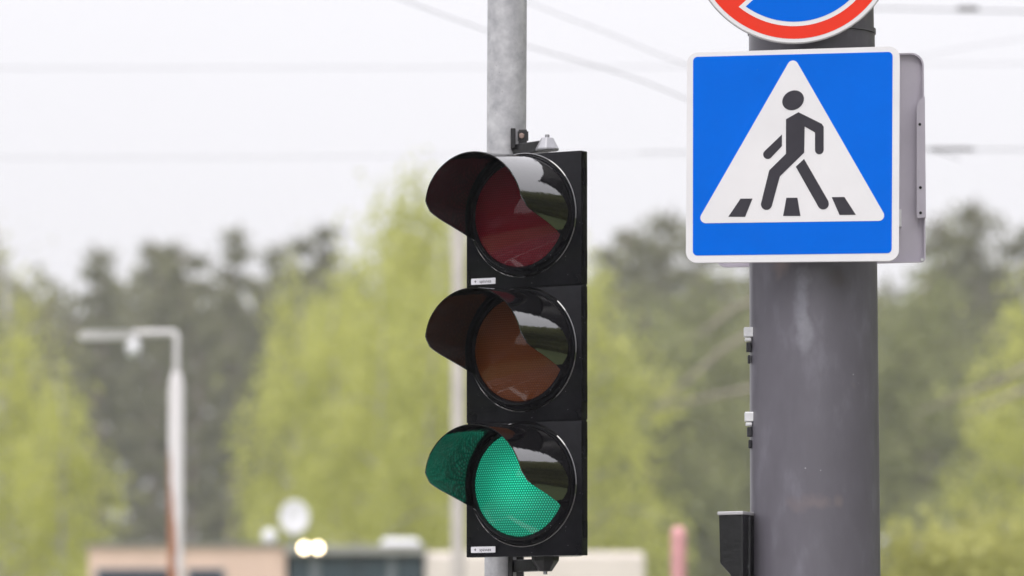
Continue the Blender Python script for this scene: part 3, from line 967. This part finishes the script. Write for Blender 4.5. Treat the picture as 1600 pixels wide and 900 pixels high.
birchA = ('birch_a', lambda: birch(3, 9.0, 1.75, M['birch_leaf'], 12000, .1, leaf=.115))
birchB = ('birch_b', lambda: birch(8, 9.0, 1.9, M['birch_leaf'], 12000, .08, leaf=.115))
birchC = ('birch_c', lambda: birch(15, 9.0, 1.5, M['birch_leaf'], 11000, .45, leaf=.11))
birchD = ('birch_d', lambda: birch(31, 9.0, 1.5, M['spring_leaf'], 2600, .3, leaf=.09, thin=1.3))
leafyA = ('leafy_a', lambda: birch(41, 9.0, 2.2, M['mixed_leaf'], 20000, .08, bark=M['pine_bark'], leaf=.13))
shrubA = ('shrub_a', lambda: birch(52, 5.0, 1.5, M['spring_leaf'], 7000, .05, leaf=.15, thin=.6))
pineA = ('pine_a', lambda: pine(4, 15.5, 1.4, 13000, .62, leaf=.15))
pineB = ('pine_b', lambda: pine(9, 15.5, 1.45, 13000, .66, spire=True, leaf=.15))
pineC = ('pine_c', lambda: pine(14, 15.5, 1.6, 14000, .7, spire=True, leaf=.15))

GP = 'dark pines at the edge of the wood'
for (k, px, py, Y, rz, w, lab) in [
    (pineB, 152, 352, 275, .3, .9, 'dark pine farthest left of those rising above the lamp post arm'),
    (pineC, 245, 340, 287, 1.2, .8, 'thin-topped dark pine directly above the lamp post pole'),
    (pineA, 300, 352, 277, 2.0, .85, 'dark pine just right of the thin-topped one above the lamp post'),
    (pineB, 366, 318, 271, 3.1, .85, 'tallest dark pine between the lamp post and the bright birches'),
    (pineC, 425, 348, 289, 4.0, .8, 'small pine tip just left of the bright birches'),
    (pineA, 482, 328, 295, 5.0, .85, 'dark pine top poking up behind the left bright birch'),
    (pineA, 985, 328, 271, 1.0, 1.0, 'dark green pine just right of the traffic light'),
    (pineC, 1048, 296, 279, 2.6, 1.15, 'tallest dark green pine between traffic light and blue sign'),
    (pineB, 1105, 318, 263, 3.9, 1.1, 'dark green pine half hidden behind the left edge of the blue sign'),
    (pineA, 1170, 340, 275, 5.4, 1.1, 'dark pine whose lower trunk shows just left of the grey mast'),
    (pineB, 1455, 308, 267, .8, 1.1, 'dark pine just right of the bare grey sign back'),
    (pineC, 1528, 280, 277, 2.2, 1.15, 'tallest pine right of the grey mast'),
    (pineA, 1598, 330, 269, 4.4, 1.1, 'dark pine at the right edge of the photo'),
]:
    top_tree('pine_tree', k[0], k[1], 15.5, px, py, Y, lab, GP, rz, w)

GB = 'bright spring birches in front of the wood'
for (k, px, py, Y, rz, w, lab) in [
    (birchA, 462, 372, 134, .2, .62, 'leftmost bright yellow-green birch of the row left of the traffic light'),
    (birchB, 525, 360, 128, 1.9, .66, 'bright yellow-green birch above the lit floodlight and dark kiosk'),
    (birchA, 600, 352, 124, 4.6, .7, 'bright yellow-green birch standing behind the white roof vent'),
    (birchB, 672, 340, 130, 3.3, .75, 'bright yellow-green birch right against the left side of the traffic light'),
    (birchC, 655, 215, 140, .6, 1.0, 'tall wispy birch whose thin crown rises above the bright birches'),
    (birchB, 905, 345, 133, 4.2, .85, 'bright yellow-green birch showing in a strip right of the traffic light'),
    (birchA, 15, 440, 102, 2.2, .8, 'bright birch at the left edge of the photo'),
    (birchB, 98, 540, 99, 5.2, .75, 'lower bright birch just left of the lamp post'),
    (birchD, 5, 268, 114, 1.1, .9, 'nearly bare birch with pale twigs against the sky at far left'),
]:
    top_tree('birch_tree', k[0], k[1], 9.0, px, py, Y, lab, GB, rz, w)
GL = 'mixed leafy trees below the pines'
for (k, px, py, Y, rz, w, lab) in [
    (leafyA, 1010, 445, 207, .4, 1.1, 'dull green leafy tree low behind the right edge of the traffic light'),
    (leafyA, 1120, 400, 214, 2.4, 1.1, 'dull green leafy tree left of the grey mast below the blue sign'),
    (leafyA, 1440, 390, 207, 3.4, 1.1, 'dull green leafy tree right of the grey mast'),
    (birchB, 1612, 395, 139, 4.9, 1.0, 'yellow-green birch entering at the right edge of the photo'),
]:
    top_tree('leafy_tree', k[0], k[1], 9.0, px, py, Y, lab, GL, rz, w)
GS = 'yellowish shrubs at the lower right'
for (px, py, Y, rz, w, lab) in [
    (1415, 790, 72, .5, 1.25, 'yellowish shrub beside the foot of the grey mast at lower right'),
    (1495, 762, 75, 2.1, 1.3, 'tallest yellowish shrub at lower right'),
    (1590, 785, 71, 4.0, 1.25, 'yellowish shrub in the bottom right corner')]:
    r_ = top_tree('shrub', shrubA[0], shrubA[1], 5.0, px, py, Y, lab, GS, rz, w)
    r_['category'] = 'shrub'

# pale leaning bare stems
def bare(px_pts, Y, r, label, twigs):
    base = at(px_pts[0][0], px_pts[0][1], Y)
    root = empty('bare_tree', (base.x, base.y, 0), label, 'tree')
    pts = [Vector((base.x, base.y, 0)), base * 1.0] + [at(x, y, Y) for x, y in px_pts[1:]]
    n = len(pts)
    build('trunk', MB().tube(pts, [r * (1 - .8 * k / (n - 1)) for k in range(n)], 8), M['pale_bark'], root, smooth=60)
    for (a, b, c) in twigs:
        build('limb', MB().tube([at(a[0], a[1], Y), at(b[0], b[1], Y - .2), at(c[0], c[1], Y - .3)], [r * .5, r * .35, r * .1], 6), M['pale_bark'], root, smooth=60)
bare([(1215, 900), (1212, 640), (1206, 430), (1216, 250)], 92, .10, 'pale bare tree hidden behind the grey mast with branches drooping out to its left',
     [((1209, 500), (1130, 545), (1005, 655)), ((1210, 600), (1120, 618), (1020, 640)), ((1207, 460), (1150, 480), (1080, 530))])
bare([(1690, 900), (1685, 640), (1672, 480), (1690, 300)], 88, .12, 'bare tree at the right edge with pale branches drooping left',
     [((1680, 530), (1585, 585), (1435, 645)), ((1682, 600), (1600, 610), (1500, 650))])

# the wood behind: one mass of trunks and foliage too far and dense to count
def wood(name, x0, x1, y0, y1, H, n_leaf, n_trunk, leaf, seed, m, low=0.0):
    rng = np.random.default_rng(seed)
    pos = np.empty((n_leaf, 3))
    pos[:, 0] = rng.uniform(x0, x1, n_leaf); pos[:, 1] = rng.uniform(y0, y1, n_leaf)
    ph = rng.uniform(0, 6, 4)
    w_ = (x1 - x0) if (x1 - x0) > (y1 - y0) else (y1 - y0)
    al = pos[:, 0] if (x1 - x0) > (y1 - y0) else pos[:, 1]
    top = H * (1 + .025 * np.sin(al * 1.9 + ph[0]) + .02 * np.sin(al * 3.7 + ph[1]) + .03 * np.sin(al * .7 + ph[2]))
    pos[:, 2] = top * np.where(rng.random(n_leaf) < .8, low + (1 - low) * rng.random(n_leaf) ** .85, rng.random(n_leaf) * max(low, .3))
    lm = leaf_mesh(name, pos, rng.uniform(.6, 1.4, n_leaf) * leaf, m, rng)
    tm = MB()
    for i in range(n_trunk):
        x, y = rng.uniform(x0, x1), rng.uniform(y0, y1)
        tm.tube([(x, y, 0), (x + rng.uniform(-.3, .3), y, H * .95)], [.2, .06], 5, cap=False)
    bm = bmesh.new(); bm.from_mesh(lm)
    vs = [bm.verts.new(v) for v in tm.v]
    for f in tm.f:
        ff = bm.faces.new([vs[i] for i in f]); ff.material_index = 1
    bm.to_mesh(lm); bm.free()
    lm.materials.append(M['pine_bark'])
    o = bpy.data.objects.new(name, lm); COL.objects.link(o)
    return tag(o, kind='stuff')
wood('far_wood', -52, 52, 305, 325, 26.3, 60000, 280, .7, 5, M['pine_needle'], .58)
wood('roadside_wood', 24, 34, -60, 110, 14.5, 60000, 40, 1.2, 6, M['mixed_leaf'])
wood('verge_wood', -52, -40, -120, 110, 8.0, 26000, 60, 1.1, 7, M['dark_leaf'])

# ------------------------------------------------------------------ lamp post
LY = 48.0
u = LY / F
lt = at(276, 520, LY)
lb = at(276, 900, LY)
lp = empty('lamp_post', (lt.x, LY, 0), 'rusty white lamp post with a flat arm pointing left, standing before the wood', 'lamp post')
z_e = lt.z - 62 * u
build('pole', MB().tube([(lt.x, LY, 0), (lt.x, LY, z_e - .12), (lt.x, LY, z_e)], [.105 * 0 + 12.5 * u, 12.0 * u, 8 * u], 24), M['rust'], lp, smooth=40)
el = [(lt.x, LY, z_e - .02), (lt.x, LY, lt.z - 6 * u), (lt.x - 1.5 * u, LY, lt.z - 1.5 * u), (lt.x - 6 * u, LY, lt.z)]
build('arm', MB().tube(el + [(at(205, 521, LY).x, LY, lt.z - .004)], 5 * u, 16), M['post_white'], lp, smooth=60)
hx0, hx1 = at(122, 524, LY).x, at(212, 524, LY).x
hm = MB(); zc = at(160, 524, LY).z
hm.prism([(hx0, LY - .09, zc - .02), (hx0 + .05, LY - .11, zc + .03), (hx1 - .05, LY - .09, zc + .045), (hx1, LY - .05, zc + .03), (hx1, LY - .05, zc - .03), (hx0 + .04, LY - .1, zc - .045)],
         [(hx0, LY + .09, zc - .02), (hx0 + .05, LY + .11, zc + .03), (hx1 - .05, LY + .09, zc + .045), (hx1, LY + .05, zc + .03), (hx1, LY + .05, zc - .03), (hx0 + .04, LY + .1, zc - .045)])
build('lamp_head', hm, M['post_white'], lp, bevel=.01)
bw = at(208, 545, LY)
bowl = MB().tube([(bw.x, LY, bw.z + .11), (bw.x, LY, bw.z + .06), (bw.x, LY, bw.z), (bw.x, LY, bw.z - .05), (bw.x, LY, bw.z - .085)], [.02, .06, .07, .055, .02], 20)
build('lamp_bowl', bowl, M['white_metal'], lp, smooth=60)

# pale post right behind the traffic light
cpx = at(716, 380, 52)
post = MB().tube([(cpx.x, 52, 0), (cpx.x, 52, at(716, 345, 52).z)], [.068, .06], 20)
po = empty('concrete_post', (cpx.x, 52, 0), 'pale plain post standing half hidden behind the left side of the traffic light', 'post')
build('shaft', post, M['concrete'], po, smooth=40)
build('cap', MB().tube([(cpx.x, 52, at(716, 345, 52).z), (cpx.x, 52, at(716, 340, 52).z)], [.066, .05], 20), M['concrete'], po)

# faded red marker post
rx = at(1060, 822, 42)
po = empty('marker_post', (rx.x, 42, 0), 'faded red post with a rounded top left of the grey mast', 'post')
build('shaft', MB().tube([(rx.x, 42, 0), (rx.x, 42, rx.z - .08)], .056, 20), M['pink'], po, smooth=40)
build('rounded_cap', MB().tube([(rx.x, 42, rx.z - .08), (rx.x, 42, rx.z - .04), (rx.x, 42, rx.z - .012), (rx.x, 42, rx.z)], [.058, .055, .04, .012], 20), M['pink'], po, smooth=60)

# ------------------------------------------------------------------ low buildings
BY = 76.0
ub = BY / F
def bx_(mb, x0, x1, z0, z1, y0, y1, m=0):
    return mb.box(((x0 + x1) / 2, (y0 + y1) / 2, (z0 + z1) / 2), (x1 - x0, y1 - y0, z1 - z0), None, m)
def X(px, Y=BY): return at(px, 860, Y).x
def Z(py, Y=BY): return at(800, py, Y).z
bb = empty('beige_building', (X(200), BY, 0), 'low beige building with dark windows behind the lamp post', 'building')
w = build('wall', bx_(MB(), X(138), X(446), 0, Z(853), BY, BY + 5), M['beige'], bb)
build('roof', bx_(MB(), X(134), X(449), Z(853) + .002, Z(849), BY - .06, BY + 5.05), M['roof'], bb)
for (a, b) in ((150, 268), (292, 352)):
    fr = build('window', bx_(MB(), X(a), X(b), Z(888) - 1.3, Z(888), BY - .03, BY - .002), M['frame'], bb)
    build('pane', bx_(MB(), X(a + 5), X(b - 5), Z(888) - 1.26, Z(891), BY - .036, BY - .031), M['win'], fr)
dk = empty('shop_kiosk', (X(550), BY, 0), 'dark blue panelled kiosk with a pale flat roof edge beside the beige building', 'building')
build('wall', bx_(MB(), X(450), X(661), 0, Z(866), BY + .1, BY + 4), M['teal'], dk)
build('roof', bx_(MB(), X(447), X(662), Z(866) + .002, Z(852), BY - .1, BY + 4.1), M['roof'], dk)
for (a, b) in ((453, 483), (501, 553), (557, 604), (620, 657)):
    build('facade_panel', bx_(MB(), X(a), X(b), Z(870) - 2.2, Z(870), BY + .06, BY + .098), M['teal'], dk)
for (a, b) in ((485, 499), (606, 618)):
    build('pilaster', bx_(MB(), X(a), X(b), 0, Z(868), BY + .03, BY + .098), M['frame'], dk)
cb = empty('cream_building', (X(830), BY, 0), 'long low cream building behind the foot of the traffic light', 'building')
build('wall', bx_(MB(), X(664), X(1008), 0, Z(864), BY, BY + 5), M['cream'], cb, bevel=.05)
build('roof', bx_(MB(), X(666), X(1004), Z(864) + .002, Z(861.5), BY + .05, BY + 4.9), M['cream'], cb, bevel=.01)

# things on the roofs
d0 = at(460, 808, BY + 1.2)
ds = empty('satellite_dish', (d0.x, d0.y, Z(849)), 'round white dish raised on a mast over the dark kiosk', 'dish')
dm = MB().lathe([(.2, .0), (.19, .02), (.14, .012), (.08, -.01), (.0005, -.02), (.0005, -.03), (.12, -.022), (.2, -.004)], 40)
dm.v = [(x * 1.0 + d0.x, y + d0.y, z * 1.15 + d0.z) for x, y, z in dm.v]
build('reflector', dm, M['white_metal'], ds, smooth=60)
build('mast', MB().tube([(d0.x, d0.y + .05, Z(849)), (d0.x, d0.y + .05, d0.z)], .02, 10), M['frame'], ds)
build('feed_arm', MB().tube([(d0.x, d0.y, d0.z - .2), (d0.x, d0.y - .22, d0.z - .06), (d0.x, d0.y - .25, d0.z)], .012, 8), M['white_metal'], ds)
v0 = at(421, 838, BY + .8)
vt = empty('vent_ball', (v0.x, v0.y, Z(849)), 'small white ball-shaped vent on the edge of the beige roof', 'vent')
build('ball', MB().tube([(v0.x, v0.y, v0.z + dz) for dz in (-.1, -.06, 0, .06, .1)], [.03, .09, .11, .09, .03], 18), M['white_metal'], vt, smooth=60)
build('stem', MB().tube([(v0.x, v0.y, Z(849)), (v0.x, v0.y, v0.z - .09)], .03, 10), M['white_metal'], vt)
f0 = at(486, 856, BY - .45)
fl = empty('floodlight', (f0.x, f0.y, f0.z - .05), 'lit warm white double floodlight on the front of the kiosk roof', 'floodlight')
build('bracket', MB().tube([(f0.x, f0.y + .06, f0.z), (f0.x, BY - .1, f0.z + .02)], .02, 8), M['frame'], fl)
for dx in (-.09, .09):
    h_ = build('lamp_housing', MB().tube([(f0.x + dx, f0.y + .08, f0.z), (f0.x + dx, f0.y, f0.z)], [.035, .055], 18), M['frame'], fl, smooth=40)
    build('lamp_glass', MB().tube([(f0.x + dx, f0.y - .001, f0.z), (f0.x + dx, f0.y - .012, f0.z)], [.058, .05], 18), M['lamp_lit'], h_)
a0 = at(626, 852, BY + .4)
rv = empty('roof_vent', (a0.x, a0.y, Z(852)), 'wide white rounded ventilation hood on the kiosk roof', 'vent')
build('hood', MB().tube([(a0.x - .27, a0.y, a0.z), (a0.x - .22, a0.y, a0.z + .01), (a0.x + .22, a0.y, a0.z + .01), (a0.x + .27, a0.y, a0.z)], [.03, .085, .085, .03], 18), M['white_metal'], rv, smooth=60)
build('base', bx_(MB(), a0.x - .2, a0.x + .2, Z(852) + .001, a0.z - .04, a0.y - .08, a0.y + .08), M['frame'], rv)

# ------------------------------------------------------------------ overhead wires
def wire(pts, Y, r, label, dY=0.0):
    ps = [at(x, y, Y + dY * i / (len(pts) - 1)) for i, (x, y) in enumerate(pts)]
    # smooth through the points
    out = []
    for i in range(len(ps) - 1):
        p0, p1, p2, p3 = ps[max(i - 1, 0)], ps[i], ps[i + 1], ps[min(i + 2, len(ps) - 1)]
        for k in range(8):
            t = k / 8
            out.append(0.5 * (2 * p1 + (p2 - p0) * t + (2 * p0 - 5 * p1 + 4 * p2 - p3) * t * t + (3 * p1 - p0 - 3 * p2 + p3) * t ** 3))
    out.append(ps[-1])
    c = out[len(out) // 2]
    o = build('overhead_wire', MB().tube(out, r, 8), M['wire'], loc=c, smooth=60)
    return tag(o, label, 'wire', 'overhead wires against the white sky')
wire([(-900, 112), (-60, 107), (400, 106), (800, 105), (1100, 104), (1900, 96)], 46, .002, 'level wire crossing the upper left sky')
wire([(-900, 252), (-60, 247), (400, 246), (800, 242), (1100, 240), (2600, 225)], 50, .0018, 'faint level wire just above the treetops at left')
wire([(100, -240), (450, -75), (625, -2), (760, 48), (830, 74), (960, 112), (1080, 158), (1400, 300)], 30, .0024, 'sloping wire passing behind the thin pole from upper left')
wire([(300, -260), (640, -80), (832, 6), (960, 56), (1080, 104), (1500, 250)], 32, .002, 'sloping wire starting at the top right of the thin pole')
wire([(1130, 8), (1460, 15), (1600, 18), (2300, 30)], 40, .0048, 'thick dark wire in the top right corner')
wire([(1130, 150), (1470, 82), (1600, 60), (2300, -40)], 44, .0018, 'faint wire rising to the right edge above the sign back')
wire([(1000, 238), (1450, 233), (1525, 233), (2300, 232)], 38, .002, 'level wire emerging right of the bare sign back')
def insulator(px, py, Y, L, r, label):
    c = at(px, py, Y)
    o = build('insulator', MB().tube([c + Vector((-L, 0, 0)), c + Vector((-L * .8, 0, 0)), c + Vector((L * .8, 0, 0)), c + Vector((L, 0, 0))], [r * .4, r, r, r * .4], 12), M['porcelain'], loc=c, smooth=50)
    return tag(o, label, 'insulator')
insulator(1487, 233, 38, .16, .012, 'dark rod insulator on the wire right of the sign back')
insulator(1512, 14, 40, .08, .018, 'dark clamp on the thick wire in the top right corner')

# ------------------------------------------------------------------ damp air
hz = MB().box((0, 0, 11.0), (1820, 1820, 24.0))
hm_ = bpy.data.materials.new('damp_air'); hm_.use_nodes = True
hn = hm_.node_tree
hn.nodes.remove(hn.nodes['Principled BSDF'])
pvn = hn.nodes.new('ShaderNodeVolumePrincipled')
pvn.inputs['Color'].default_value = (0.93, 0.93, 0.95, 1)
pvn.inputs['Density'].default_value = 0.00048
pvn.inputs['Anisotropy'].default_value = 0.3
hn.links.new(pvn.outputs[0], hn.nodes['Material Output'].inputs['Volume'])
tag(build('haze', hz, hm_), kind='stuff')
